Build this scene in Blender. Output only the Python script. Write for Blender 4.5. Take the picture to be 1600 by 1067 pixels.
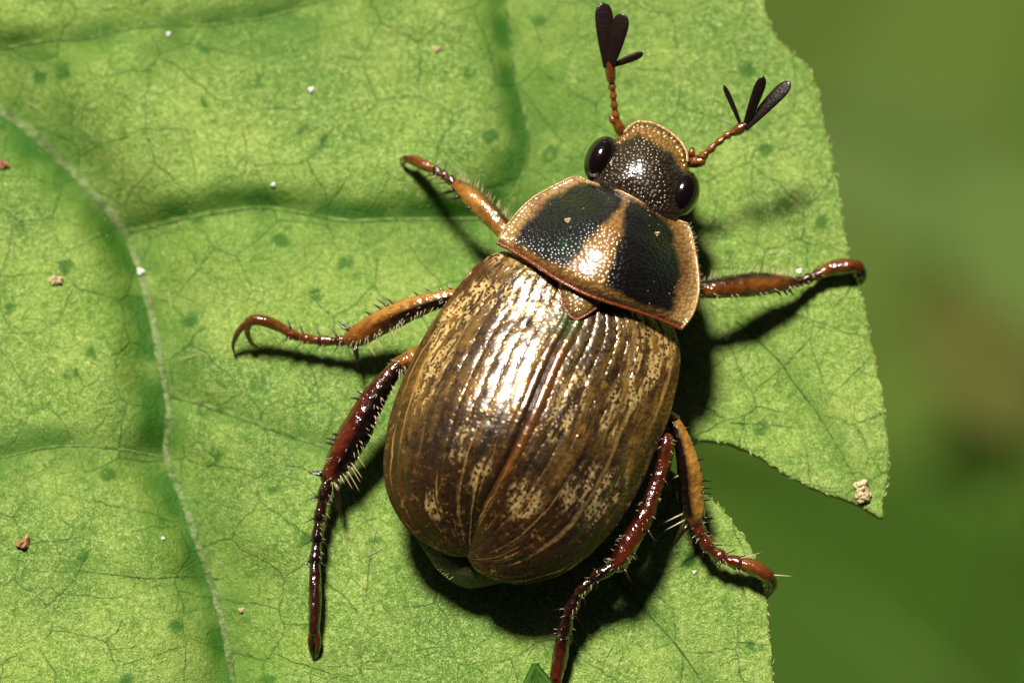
# Shining leaf chafer on a green leaf, macro photograph. 1 Blender unit = 1 centimetre.
import bpy, math, random
import numpy as np
from mathutils import Vector, Matrix

random.seed(7); rng = np.random.default_rng(7)
for o in list(bpy.data.objects): bpy.data.objects.remove(o)
sc = bpy.context.scene
COL = sc.collection
sc.unit_settings.system = 'METRIC'; sc.unit_settings.scale_length = 0.01

# ------------------------------------------------------------------ camera
TILT = math.radians(12); DIST = 16.0; PXCM = 768.0
S = 1.0 / PXCM
LENS = 36 * DIST / (1600 * S)
cam = bpy.data.cameras.new('camera'); cam.lens = LENS; cam.sensor_width = 36
cam.clip_start = 0.1; cam.clip_end = 6000
camo = bpy.data.objects.new('camera', cam); COL.objects.link(camo)
camo.location = (0, -math.sin(TILT) * DIST, math.cos(TILT) * DIST)
camo.rotation_euler = (TILT, 0, 0)
cam.dof.use_dof = True; cam.dof.focus_distance = DIST - 0.20; cam.dof.aperture_fstop = 0.72
sc.camera = camo

# ------------------------------------------------------------------ sky, sun, exposure
SUN_DIR = Vector((-0.21, 0.62, 1.0)).normalized()     # towards the light
elev = math.asin(SUN_DIR.z); azim = math.atan2(SUN_DIR.x, SUN_DIR.y)
w = bpy.data.worlds.new('World'); sc.world = w; w.use_nodes = True
wn = w.node_tree.nodes; bg = wn['Background']
sky = wn.new('ShaderNodeTexSky'); sky.sky_type = 'NISHITA'; sky.sun_disc = False
sky.air_density = 0.04; sky.dust_density = 0.5; sky.ozone_density = 0.0
sky.sun_elevation = elev; sky.sun_rotation = azim
w.node_tree.links.new(sky.outputs[0], bg.inputs[0]); bg.inputs[1].default_value = 0.05
sl = bpy.data.lights.new('sun', 'SUN'); sl.energy = 5.0; sl.angle = math.radians(10); sl.color = (1.0, 0.96, 0.88)
so = bpy.data.objects.new('sun', sl); COL.objects.link(so)
so.rotation_euler = SUN_DIR.to_track_quat('Z', 'Y').to_euler(); so.location = SUN_DIR * 60
sc.view_settings.view_transform = 'Standard'; sc.view_settings.look = 'None'
sc.view_settings.gamma = 1; sc.view_settings.use_curve_mapping = False
sc.view_settings.exposure = 0.6
sc.render.engine = 'CYCLES'

# ------------------------------------------------------------------ helpers
CT, ST = math.cos(TILT), math.sin(TILT)
ZK = 1.0          # height scale of what is being built
def P(px, py, z):
    """photo pixel + height above the leaf -> world point (works on arrays)"""
    k = 36 / 1600 / LENS; z = np.asarray(z, float) * ZK
    dx = (np.asarray(px, float) - 800) * k; dy = -(np.asarray(py, float) - 533.5) * k
    wx = dx; wy = dy * CT + ST; wz = dy * ST - CT
    t = (np.asarray(z, float) - CT * DIST) / wz
    return np.stack(np.broadcast_arrays(wx * t, -ST * DIST + wy * t, np.asarray(z, float) + 0 * t), -1)

def mesh_obj(name, verts, faces, mat, parent=None, attrs=None, smooth=True):
    me = bpy.data.meshes.new(name)
    verts = np.asarray(verts, float)
    if isinstance(faces, np.ndarray):
        n, k = faces.shape
        me.vertices.add(len(verts)); me.vertices.foreach_set('co', verts.ravel())
        me.loops.add(n * k); me.loops.foreach_set('vertex_index', faces.ravel().astype(np.int32))
        me.polygons.add(n); me.polygons.foreach_set('loop_start', np.arange(0, n * k, k, dtype=np.int32))
        me.update(calc_edges=True)
    else:
        me.from_pydata([tuple(v) for v in verts], [], faces)
    if smooth: me.polygons.foreach_set('use_smooth', np.ones(len(me.polygons), bool))
    for k, a in (attrs or {}).items():
        a = np.asarray(a, float)
        if a.ndim == 1:
            at = me.attributes.new(k, 'FLOAT', 'POINT'); at.data.foreach_set('value', a)
        elif a.shape[1] == 3:
            at = me.attributes.new(k, 'FLOAT_VECTOR', 'POINT'); at.data.foreach_set('vector', a.ravel())
        else:
            at = me.attributes.new(k, 'FLOAT_COLOR', 'POINT'); at.data.foreach_set('color', a.ravel())
    me.update(); me.validate()
    o = bpy.data.objects.new(name, me); COL.objects.link(o)
    if mat: me.materials.append(mat)
    if parent:
        o.parent = parent
        o.matrix_parent_inverse = parent_world(parent).inverted()
    return o
def parent_world(p):
    m = p.matrix_basis.copy()
    while p.parent is not None:
        m = p.parent.matrix_basis @ p.matrix_parent_inverse @ m; p = p.parent
    return m
def empty(name, loc, parent=None):
    o = bpy.data.objects.new(name, None); COL.objects.link(o); o.location = loc
    o.empty_display_size = 0.1
    if parent:
        o.parent = parent; o.matrix_parent_inverse = parent_world(parent).inverted()
    return o
def tag(o, label=None, cat=None, group=None, kind=None):
    for k, v in (('label', label), ('category', cat), ('group', group), ('kind', kind)):
        if v: o[k] = v
    return o

def catmull(pts, n):
    """resample a control polygon (k, d) at n even parameters, through its points"""
    p = np.asarray(pts, float)
    p = np.vstack([2 * p[0] - p[1], p, 2 * p[-1] - p[-2]])
    k = len(p) - 3
    out = []
    for t in np.linspace(0, k, n):
        i = min(int(t), k - 1); f = t - i
        a, b, c, d = p[i:i + 4]
        out.append(0.5 * (2 * b + (c - a) * f + (2 * a - 5 * b + 4 * c - d) * f * f + (3 * b - a - 3 * c + d) * f ** 3))
    return np.array(out)
def arclen(pts, n, dense=400):
    """resample evenly by arc length in the first two coordinates"""
    c = catmull(pts, dense)
    s = np.r_[0, np.cumsum(np.hypot(*np.diff(c[:, :2], axis=0).T))]
    q = np.linspace(0, s[-1], n)
    return np.stack([np.interp(q, s, c[:, j]) for j in range(c.shape[1])], 1)

def tube_geo(ctrl, n=28, sides=14, flat=1.0, caps=(True, True), colf=None, bump=None):
    """ctrl rows (px, py, z, r_px). Returns verts, faces, colours and the centre line."""
    c = catmull(ctrl, n)
    pos = P(c[:, 0], c[:, 1], c[:, 2]); r = np.maximum(c[:, 3], 0.15) * S
    tan = np.gradient(pos, axis=0); tan /= np.linalg.norm(tan, axis=1)[:, None]
    side = np.cross(np.array([0, 0, 1.0]), tan); ln = np.linalg.norm(side, axis=1)
    side[ln < 1e-6] = (1, 0, 0); side /= np.linalg.norm(side, axis=1)[:, None]
    up = np.cross(tan, side)
    rings = []
    if caps[0]:
        for a in (85, 60, 35, 15):
            rings.append((pos[0] - tan[0] * r[0] * math.sin(math.radians(a)) * .8, r[0] * math.cos(math.radians(a)), 0))
    for i in range(n): rings.append((pos[i], r[i], i))
    if caps[1]:
        for a in (15, 35, 60, 85):
            rings.append((pos[-1] + tan[-1] * r[-1] * math.sin(math.radians(a)) * .8, r[-1] * math.cos(math.radians(a)), n - 1))
    ang = np.linspace(0, 2 * math.pi, sides, endpoint=False)
    V, C = [], []
    for (p, rr, i) in rings:
        t = i / (n - 1)
        for a in ang:
            d = side[i] * math.cos(a) + up[i] * math.sin(a) * flat
            m = 1.0 + .07 * math.cos(3 * a + 1.2) + .05 * math.sin(5 * a + 9 * t) * math.sin(21 * t + a)
            V.append(p + d * rr * m)
            if colf: C.append((*colf(t, math.cos(a), math.sin(a)), 1))
    F = []
    for i in range(len(rings) - 1):
        for j in range(sides):
            k = (j + 1) % sides
            F.append((i * sides + j, i * sides + k, (i + 1) * sides + k, (i + 1) * sides + j))
    F.append(tuple(range(sides))[::-1]); F.append(tuple((len(rings) - 1) * sides + j for j in range(sides)))
    return np.array(V), F, (np.array(C) if colf else None), (pos, tan, side, up, r)
def tube(name, ctrl, mat, parent, **kw):
    V, F, C, line = tube_geo(ctrl, **kw)
    o = mesh_obj(name, V, F, mat, parent, {'col': C} if C is not None else None)
    return o, line

def cone_geo(base, tip, r, sides=6, bend=0.0):
    base, tip = np.asarray(base, float), np.asarray(tip, float)
    d = tip - base; L = np.linalg.norm(d) + 1e-9; d = d / L
    a = np.cross(d, (0.3, 0.2, 1.0)); a /= np.linalg.norm(a) + 1e-9; b = np.cross(d, a)
    V = []; F = []; m = 4
    for i in range(m):
        t = i / m
        c = base + d * L * t + b * bend * L * math.sin(t * math.pi / 2) ** 2
        for j in range(sides):
            q = 2 * math.pi * j / sides
            V.append(c + (a * math.cos(q) + b * math.sin(q)) * r * (1 - t) ** .8)
    V.append(tip + b * bend * L)
    for i in range(m - 1):
        for j in range(sides):
            k = (j + 1) % sides
            F.append((i * sides + j, i * sides + k, (i + 1) * sides + k, (i + 1) * sides + j))
    for j in range(sides): F.append(((m - 1) * sides + j, (m - 1) * sides + (j + 1) % sides, m * sides))
    F.append(tuple(range(sides))[::-1])
    return np.array(V), F
def join_geo(parts):
    V, F, n = [], [], 0
    for v, f in parts:
        V.append(v); F += [tuple(i + n for i in q) for q in f]; n += len(v)
    return np.vstack(V), F

# ------------------------------------------------------------------ node materials
class NT:
    def __init__(s, name):
        s.m = bpy.data.materials.new(name); s.m.use_nodes = True
        s.t = s.m.node_tree; s.b = s.t.nodes['Principled BSDF']; s.out = s.t.nodes['Material Output']
    def n(s, typ, **kw):
        x = s.t.nodes.new('ShaderNode' + typ)
        for k, v in kw.items(): setattr(x, k, v)
        return x
    def l(s, a, b): s.t.links.new(a, b)
    def put(s, sock, v):
        if isinstance(v, bpy.types.NodeSocket): s.l(v, sock)
        elif isinstance(v, tuple) and len(v) == 3 and sock.type == 'RGBA': sock.default_value = (*v, 1)
        else: sock.default_value = v
    def attr(s, name, out='Fac'):
        return s.n('Attribute', attribute_name=name).outputs[out]
    def obj(s): return s.n('TexCoord').outputs['Object']
    def mapping(s, v, scale=(1, 1, 1), loc=(0, 0, 0), rot=(0, 0, 0)):
        x = s.n('Mapping'); s.l(v, x.inputs[0]); x.inputs['Scale'].default_value = scale
        x.inputs['Location'].default_value = loc; x.inputs['Rotation'].default_value = rot
        return x.outputs[0]
    def noise(s, v, scale, detail=3, rough=.55, dist=0, out=0):
        x = s.n('TexNoise'); s.l(v, x.inputs['Vector']); x.inputs['Scale'].default_value = scale
        x.inputs['Detail'].default_value = detail; x.inputs['Roughness'].default_value = rough
        x.inputs['Distortion'].default_value = dist
        return x.outputs[out]
    def voro(s, v, scale, feature='F1', out='Distance', rand=1, dim='2D'):
        x = s.n('TexVoronoi', feature=feature, voronoi_dimensions=dim); s.l(v, x.inputs['Vector'])
        x.inputs['Scale'].default_value = scale; x.inputs['Randomness'].default_value = rand
        return x.outputs[out]
    def ramp(s, f, a, b, lo=0.0, hi=1.0, smooth=True):
        x = s.n('MapRange', interpolation_type='SMOOTHSTEP' if smooth else 'LINEAR'); s.put(x.inputs[0], f)
        for i, v in enumerate((a, b, lo, hi)): x.inputs[i + 1].default_value = v
        return x.outputs[0]
    def math(s, op, a, b=0.0):
        x = s.n('Math', operation=op); s.put(x.inputs[0], a); s.put(x.inputs[1], b); return x.outputs[0]
    def mix(s, f, a, b, blend='MIX'):
        x = s.n('Mix', data_type='RGBA', blend_type=blend)
        s.put(x.inputs[0], f); s.put(x.inputs[6], a); s.put(x.inputs[7], b); return x.outputs[2]
    def vadd(s, a, b, scale=1.0):
        m = s.n('VectorMath', operation='SCALE'); s.put(m.inputs[0], b); m.inputs['Scale'].default_value = scale
        x = s.n('VectorMath', operation='ADD'); s.put(x.inputs[0], a); s.l(m.outputs[0], x.inputs[1]); return x.outputs[0]
    def bump(s, h, dist, strength=1.0, prev=None):
        x = s.n('Bump'); x.inputs['Strength'].default_value = strength; x.inputs['Distance'].default_value = dist
        s.put(x.inputs['Height'], h)
        if prev is not None: s.l(prev, x.inputs['Normal'])
        return x.outputs[0]
    def set(s, **kw):
        names = dict(color='Base Color', rough='Roughness', metal='Metallic', spec='Specular IOR Level', coat='Coat Weight',
                     coat_rough='Coat Roughness', normal='Normal', sss='Subsurface Weight', coat_n='Coat Normal', alpha='Alpha',
                     trans='Transmission Weight', tint='Coat Tint', sheen='Sheen Weight')
        for k, v in kw.items(): s.put(s.b.inputs[names[k]], v)
        return s.m

def leaf_material(name, dark=1.0):
    t = NT(name); o = t.obj()
    warp = t.vadd(o, t.noise(o, 9, 3, out=1), 0.05)
    k = lambda *c: tuple(x * dark for x in c)
    broad = t.noise(o, 2.6, 4, .6)
    mid = t.noise(o, 13, 6, .7)
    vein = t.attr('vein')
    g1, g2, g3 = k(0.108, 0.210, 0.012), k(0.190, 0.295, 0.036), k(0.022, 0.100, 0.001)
    c = t.mix(t.ramp(mid, .36, .66), g1, g2)
    c = t.mix(t.ramp(broad, .36, .60, .75, 0), c, k(0.062, 0.150, 0.010))
    c = t.mix(t.ramp(t.noise(o, 4, 5, .65), .47, .68, 0, .75), c, k(0.24, 0.325, 0.050))
    # pale grain of the downy cuticle, missing in the smooth green along the veins
    bare = t.math('SUBTRACT', 1.0, vein)
    gr = t.math('ADD', t.math('MULTIPLY', t.noise(o, 310, 2, .7), .6), t.math('MULTIPLY', t.noise(o, 95, 4, .75), .4))
    c = t.mix(t.math('MULTIPLY', t.ramp(gr, .48, .62, 0, .72), bare), c, k(0.45, 0.54, 0.17))
    c = t.mix(t.math('MULTIPLY', t.ramp(gr, .48, .36, 0, .8), bare), c, k(0.045, 0.125, 0.006))
    # deep green along the veins and in scattered patches
    patch = t.math('MULTIPLY', t.ramp(t.voro(warp, 5.5), .13, .05, 0, .85), t.ramp(t.noise(o, 30, 3, .6), .40, .55))
    patch2 = t.ramp(t.voro(t.mapping(warp, loc=(3.1, 1.7, 0)), 9), .10, .04, 0, .4)
    c = t.mix(t.math('MAXIMUM', patch, patch2), c, g3)
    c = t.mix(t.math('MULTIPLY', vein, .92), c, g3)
    # network of fine veins
    e1 = t.voro(warp, 8.0, 'DISTANCE_TO_EDGE'); e2 = t.voro(t.mapping(warp, loc=(.7, .2, 0)), 19.0, 'DISTANCE_TO_EDGE')
    l1 = t.math('MULTIPLY', t.ramp(e1, .026, .0, 0, .60), t.ramp(t.noise(o, 6.0, 3), .38, .52))
    l2 = t.math('MULTIPLY', t.ramp(e2, .045, .0, 0, .42), t.ramp(t.noise(o, 8, 3), .42, .58))
    lines = t.math('MAXIMUM', l1, l2)
    c = t.mix(lines, c, k(0.022, 0.085, 0.005))
    nb = t.bump(gr, 0.0060, .9)
    nb = t.bump(lines, -0.004, .5, nb)
    nb = t.bump(mid, 0.016, .6, nb)
    t.set(color=c, rough=.5, spec=.3, normal=nb)
    return t.m
M_leaf = leaf_material('leaf_blade'); M_leaf2 = leaf_material('leaf_blade_dark', .75)

def vein_material(name, base, alt):
    t = NT(name); o = t.obj()
    c = t.mix(t.ramp(t.noise(o, 55, 4, .7), .42, .58), base, alt)
    c = t.mix(t.ramp(t.noise(o, 16, 3, .7), .45, .6, 0, .8), c, tuple(x * .55 for x in alt))
    c = t.mix(t.ramp(t.noise(o, 75, 2, .6), .58, .70, 0, .7), c, (0.30, 0.20, 0.11))
    return t.set(color=c, rough=.6, spec=.25, normal=t.bump(t.noise(o, 90, 4, .75), .014, 1))
M_vein = vein_material('vein', (0.26, 0.33, 0.13), (0.14, 0.245, 0.05))
M_vein_soft = vein_material('soft_vein', (0.19, 0.29, 0.075), (0.10, 0.22, 0.022))
M_vein_dark = vein_material('dark_vein', (0.06, 0.13, 0.02), (0.09, 0.18, 0.03))

def elytron_material():
    t = NT('elytron'); uv = t.attr('uvw', 'Vector'); o = t.obj()
    sep = t.n('SeparateXYZ'); t.l(uv, sep.inputs[0]); u, v = sep.outputs[0], sep.outputs[1]
    warp = t.vadd(uv, t.noise(o, 7, 3, out=1), .12)
    n1 = t.noise(t.mapping(warp, (5, 1.6, 1)), 1.6, 4, .6)
    n2 = t.noise(t.mapping(warp, (9, 5, 1), (4, 2, 0)), 1.5, 5, .66)
    n3 = t.noise(t.mapping(warp, (18, 6.5, 1), (1, 7, 0)), 1.6, 4, .66)
    fine = t.noise(t.vadd(o, t.noise(o, 14, 2, out=1), .03), 34, 5, .7)
    gold, olive = (0.30, 0.155, 0.028), (0.105, 0.060, 0.010)
    brown, rust, tan, dark = (0.075, 0.030, 0.008), (0.22, 0.060, 0.010), (0.60, 0.40, 0.15), (0.016, 0.008, 0.003)
    c = t.mix(t.ramp(n1, .38, .62), gold, olive)
    c = t.mix(t.ramp(n2, .47, .62, 0, .85), c, brown)
    # shade of the apex turned from the light, put into the colour; darker flanks
    tail_shade = t.ramp(t.math('ADD', v, t.math('MULTIPLY', t.math('SUBTRACT', n1, .5), .55)), .34, .74, 0, .90)
    c = t.mix(tail_shade, c, dark)
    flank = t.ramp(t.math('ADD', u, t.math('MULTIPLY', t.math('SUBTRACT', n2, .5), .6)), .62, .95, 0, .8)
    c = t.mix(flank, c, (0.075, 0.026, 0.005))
    c = t.mix(t.ramp(n3, .62, .74, 0, .7), c, rust)
    c = t.mix(t.ramp(n3, .46, .36, 0, .75), c, dark)
    c = t.mix(t.ramp(fine, .50, .62, 0, .65), c, t.mix(1.0, c, (0.25, 0.18, 0.12), 'MULTIPLY'))
    c = t.mix(t.ramp(fine, .44, .36, 0, .55), c, t.mix(1.0, c, (2.2, 1.9, 1.4), 'MULTIPLY'))
    c = t.mix(t.math('MULTIPLY', tail_shade, .75), c, (0.030, 0.013, 0.004))  # painted apex shade once more, over the mottling
    spk = t.math('MULTIPLY', t.ramp(t.noise(o, 70, 4, .7), .56, .66), t.ramp(t.noise(o, 17, 3, .6), .40, .56))
    c = t.mix(t.math('MULTIPLY', spk, .75), c, (0.30, 0.15, 0.035))
    blk = t.math('MULTIPLY', t.ramp(t.noise(o, 55, 4, .7), .52, .62), t.ramp(t.noise(t.mapping(o, loc=(3, 1, 0)), 13, 3, .6), .42, .56))
    c = t.mix(t.math('MULTIPLY', blk, .85), c, dark)
    # pale network patches
    net = t.noise(t.mapping(warp, (8, 5, 1), (9, 3, 0)), 2.6, 5, .74)
    where = t.ramp(t.math('ADD', t.attr('tan_at'), t.math('MULTIPLY', t.noise(o, 12, 3), .5)), .50, .85)
    rim_tan = t.ramp(v, .10, .01)
    where = t.math('MAXIMUM', where, rim_tan)
    holes = t.ramp(t.voro(o, 100), .18, .38)
    pale = t.math('MULTIPLY', t.math('MULTIPLY', t.ramp(net, .47, .56), where), holes)
    c = t.mix(t.math('MULTIPLY', pale, t.ramp(v, .45, .65, .9, .6)), c, tan)
    # thin pale lines along the ribs
    lines = t.math('MULTIPLY', t.ramp(t.noise(t.mapping(warp, (30, 1.6, 1), (5, 5, 0)), 1.0, 4, .55), .59, .65), .65)
    c = t.mix(lines, c, (0.42, 0.24, 0.07))
    # suture: orange brown stripe, dark seam
    st = t.math('MULTIPLY', t.math('MULTIPLY', t.ramp(u, .13, .04), t.math('MULTIPLY', t.ramp(v, .15, .30), t.ramp(v, .85, .55, .1, 1))), t.ramp(sep.outputs[2], 2, 4, .15, 1))
    c = t.mix(t.math('MULTIPLY', st, .8), c, (0.26, 0.085, 0.012))
    seam = t.ramp(u, .060, .022, 0, .95)
    c = t.mix(t.math('MULTIPLY', seam, t.ramp(v, .12, .45, .6, 1)), c, (0.018, 0.006, 0.002))
    grn = t.math('MULTIPLY', t.ramp(u, .22, .03), t.ramp(v, .26, .10))
    c = t.mix(t.math('MULTIPLY', grn, .7), c, (0.05, 0.13, 0.03))
    pun = t.voro(t.mapping(o, (1, 1, 1)), 95)
    hb = t.ramp(pun, .15, .5)
    nb = t.bump(hb, .0012, .5)
    cn = t.bump(t.noise(o, 45, 4, .65), .0020, .4)
    nb = t.bump(t.noise(o, 45, 4, .65), .0026, .5, nb)
    rough = t.math('ADD', .26, t.math('MULTIPLY', pale, .2))
    metal = t.math('SUBTRACT', t.math('MULTIPLY', t.ramp(u, .55, .95, .55, .05), t.ramp(v, .50, .80, 1.0, .15)), t.math('MULTIPLY', pale, .15))
    t.b.inputs['Coat IOR'].default_value = 2.0
    return t.set(color=c, metal=metal, rough=rough, spec=t.ramp(v, .5, .8, .4, .15), coat=t.math('MULTIPLY', t.ramp(u, .6, .95, 1.0, .3), t.ramp(v, .55, .85, 1.0, .25)), coat_rough=.24, normal=nb, coat_n=cn)
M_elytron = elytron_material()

def grain_material(name, cell, bump_d, rough=.30, metal=.35, coat=.3):
    """pitted cuticle that takes its pigment from the colour attribute"""
    t = NT(name); o = t.obj()
    c = t.attr('col', 'Color')
    nz = t.noise(o, 30, 4, .65)
    c = t.mix(t.ramp(nz, .35, .7, 0, .35), c, t.mix(1.0, c, (0.45, 0.36, 0.26), 'MULTIPLY'))
    vd = t.voro(o, cell, rand=.95)
    h = t.ramp(vd, .62, .08)
    c = t.mix(t.ramp(vd, .40, .62, 0, .5), c, t.mix(1.0, c, (0.25, 0.2, 0.15), 'MULTIPLY'))
    nb = t.bump(h, bump_d, 1.0); cn = t.bump(h, bump_d * .22, 1.0)
    t.b.inputs['Coat IOR'].default_value = 1.75
    return t.set(color=c, metal=metal, rough=rough, coat=coat, coat_rough=.25, normal=nb, coat_n=cn)
M_pron = grain_material('pronotum', 125, .0011, rough=.24, metal=.25, coat=1.0)
M_head = grain_material('head', 125, .0020, rough=.24, metal=.6, coat=.7)

def shell_material(name, rough=.20, noise=.65, coat=.9, spec=.6):
    t = NT(name); o = t.obj(); c = t.attr('col', 'Color')
    n = t.noise(o, 15, 4, .6)
    c = t.mix(t.ramp(n, .42, .70, 0, noise), c, t.mix(1.0, c, (0.22, 0.16, 0.12), 'MULTIPLY'))
    c = t.mix(t.ramp(t.noise(o, 48, 4, .65), .50, .62, 0, .55), c, t.mix(1.0, c, (0.35, 0.22, 0.16), 'MULTIPLY'))
    c = t.mix(t.ramp(t.noise(o, 60, 3, .6), .58, .74, 0, .4), c, t.mix(1.0, c, (2.0, 1.7, 1.2), 'MULTIPLY'))
    nb = t.bump(t.noise(o, 38, 4, .65), .007, .6)
    nb = t.bump(t.voro(o, 70, dim='3D'), .0035, .6, nb)
    return t.set(color=c, rough=rough, spec=spec, coat=coat, coat_rough=.1, normal=nb, coat_n=nb)
M_shell = shell_material('leg_shell')
M_amber = shell_material('antenna_shell', .25, .2)

def plain(name, color, rough=.4, coat=0.0, metal=0.0, bump=None, var=.3, spec=.5):
    t = NT(name); o = t.obj()
    c = t.mix(t.ramp(t.noise(o, 40, 3, .6), .35, .7, 0, var), color, tuple(x * .4 for x in color))
    kw = {}
    if bump: kw['normal'] = t.bump(t.noise(o, bump[0], 3, .6), bump[1], 1)
    return t.set(color=c, rough=rough, coat=coat, coat_rough=.06, metal=metal, spec=spec, **kw)
M_eye = plain('eye', (0.005, 0.002, 0.0018), .12, .9, var=.2)
M_lamella = plain('lamella', (0.013, 0.006, 0.004), .35, .2, bump=(120, .0015), spec=.4)
M_spine = plain('spine', (0.016, 0.004, 0.002), .3, .4)
M_spine_pale = plain('pale_spine', (0.42, 0.30, 0.14), .3, .3)
M_hair = plain('hair', (0.55, 0.46, 0.24), .4, 0)
M_rim = plain('rim', (0.46, 0.28, 0.11), .25, .5, metal=.3, bump=(120, .003))
M_rim_red = plain('rear_margin', (0.22, 0.050, 0.012), .25, .5, metal=.2, bump=(120, .003))
M_body = plain('underside', (0.035, 0.020, 0.008), .4, .2, bump=(60, .006))
M_pyg = plain('pygidium', (0.075, 0.068, 0.020), .5, .05, bump=(90, .006), var=.6)
M_white = plain('white_grain', (0.80, 0.78, 0.70), .5, 0, bump=(80, .006), var=.1)
M_brown = plain('brown_crumb', (0.38, 0.19, 0.07), .6, 0, bump=(60, .02), var=.7)
M_cream = plain('cream_crumb', (0.62, 0.48, 0.25), .6, 0, bump=(60, .02), var=.5)

# ------------------------------------------------------------------ ground far below
def ground_material():
    t = NT('ground'); o = t.obj()
    c = t.mix(t.ramp(t.noise(o, .22, 3, .5), .4, .62), (0.058, 0.105, 0.010), (0.072, 0.112, 0.016))
    c = t.mix(t.ramp(t.noise(o, .5, 3, .5), .55, .75, 0, .4), c, (0.08, 0.085, 0.018))
    c = t.mix(t.ramp(t.noise(o, 3, 4, .6), .3, .7, 0, .35), c, (0.034, 0.066, 0.008))
    return t.set(color=c, rough=.9, spec=.1, normal=t.bump(t.noise(o, 2.5, 4, .6), .2, .5))
GZ = -22.0
g = mesh_obj('ground', [(-3000, -3000, GZ), (3000, -3000, GZ), (3000, 3000, GZ), (-3000, 3000, GZ)], [(0, 1, 2, 3)], ground_material())
tag(g, 'mossy green ground far below the leaf, out of focus', None, kind='structure')

# ------------------------------------------------------------------ the big leaf
OUT = [(1195, -60), (1196, -10), (1200, 22), (1212, 55), (1238, 82), (1265, 105), (1277, 130), (1284, 170), (1292, 205), (1300, 240),
       (1306, 275), (1313, 320), (1322, 370), (1336, 430), (1350, 475), (1362, 530), (1373, 585), (1382, 640), (1388, 685),
       (1390, 720), (1386, 752), (1380, 780), (1379, 798), (1380, 808), (1370, 801), (1350, 789), (1325, 779), (1295, 770), (1262, 757),
       (1235, 744), (1205, 727), (1175, 708), (1148, 697), (1118, 691), (1085, 690), (1055, 694), (1035, 706), (1045, 730), (1075, 752),
       (1110, 780), (1142, 812), (1166, 848), (1184, 885), (1196, 925), (1200, 970), (1205, 1020), (1208, 1070), (1207, 1130),
       (1160, 1250), (1000, 1420), (700, 1500), (300, 1480), (-100, 1300), (-350, 1000), (-500, 600), (-520, 200), (-450, -200),
       (-200, -450), (200, -560), (600, -600), (900, -520), (1090, -350), (1175, -170)]
VEINS = [  # name, material, points, ridge radius px, valley depth px, width left-of-travel, width right-of-travel, dark-width (l, r)
    ('midrib', M_vein, [(-300, -90), (-140, 50), (0, 160), (60, 207), (130, 277), (190, 345), (225, 440), (250, 560), (262, 640), (257, 700), (283, 770), (310, 850), (340, 940), (365, 1067), (380, 1180), (385, 1300)],
     9.5, 52, 80, 60),
    ('side_vein', M_vein_soft, [(196, 345), (250, 337), (330, 328), (410, 320), (480, 330), (540, 341), (610, 339), (700, 335), (770, 330), (860, 340)], 4.4, 24, 30, 95),
    ('side_vein', M_vein_soft, [(772, -120), (785, -30), (797, 40), (803, 100), (816, 150), (826, 205), (822, 250), (800, 295), (765, 330)], 3.2, 32, 150, 46),
    ('side_vein', M_vein_soft, [(264, 606), (330, 630), (400, 660), (470, 685), (530, 705), (620, 735)], 4.5, 7, 26, 26),
    ('side_vein', M_vein_soft, [(258, 702), (190, 698), (110, 694), (60, 700), (0, 712), (-120, 730)], 2.8, 12, 70, 34),
    ('side_vein', M_vein_soft, [(-120, 80), (0, 68), (60, 60), (130, 58), (180, 46), (250, 38), (330, 36), (420, 22), (560, -20)], 3.0, 11, 24, 60),
    ('side_vein', M_vein_dark, [(1150, 500), (1215, 560), (1240, 595), (1265, 627), (1295, 672), (1325, 725), (1345, 760)], 1.6, 4, 22, 22),
    ('side_vein', M_vein_dark, [(930, 860), (965, 905), (1010, 955), (1055, 1005), (1095, 1062), (1130, 1120)], 2.0, 4, 25, 25),
    ('side_vein', M_vein_dark, [(340, 895), (300, 892), (240, 902), (180, 897), (120, 890)], 1.5, 4, 20, 20),
    ('side_vein', M_vein_dark, [(1140, 660), (1200, 662), (1250, 668)], 1.2, 2, 16, 16),
]
VEIN_PX = [arclen(np.array(v[2], float), max(24, len(v[2]) * 8)) for v in VEINS]
def seg_dist(px, py, line):
    best = np.full(px.shape, 1e9); sign = np.zeros(px.shape)
    for (x0, y0), (x1, y1) in zip(line[:-1], line[1:]):
        dx, dy = x1 - x0, y1 - y0; L2 = dx * dx + dy * dy + 1e-9
        t = np.clip(((px - x0) * dx + (py - y0) * dy) / L2, 0, 1)
        qx, qy = px - x0 - t * dx, py - y0 - t * dy
        d = np.hypot(qx, qy); m = d < best
        best[m] = d[m]; sign[m] = ((dx * qy - dy * qx) / (math.sqrt(L2) * (d + 1e-6)))[m]
    return best, sign            # sign > 0: right of travel (y runs down)
_cells = rng.uniform((-600, -700), (1500, 1600), (900, 2))
def vnoise(px, py, scale, seed):
    r = np.random.default_rng(seed); g = r.uniform(-1, 1, (128, 128))
    x, y = np.asarray(px, float) / scale + 37.3, np.asarray(py, float) / scale + 21.7
    i, j = np.floor(x).astype(int), np.floor(y).astype(int); fx, fy = x - i, y - j
    fx, fy = fx * fx * (3 - 2 * fx), fy * fy * (3 - 2 * fy)
    q = lambda a, b: g[a % 128, b % 128]
    return (q(i, j) * (1 - fx) * (1 - fy) + q(i + 1, j) * fx * (1 - fy) + q(i, j + 1) * (1 - fx) * fy + q(i + 1, j + 1) * fx * fy)
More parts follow.
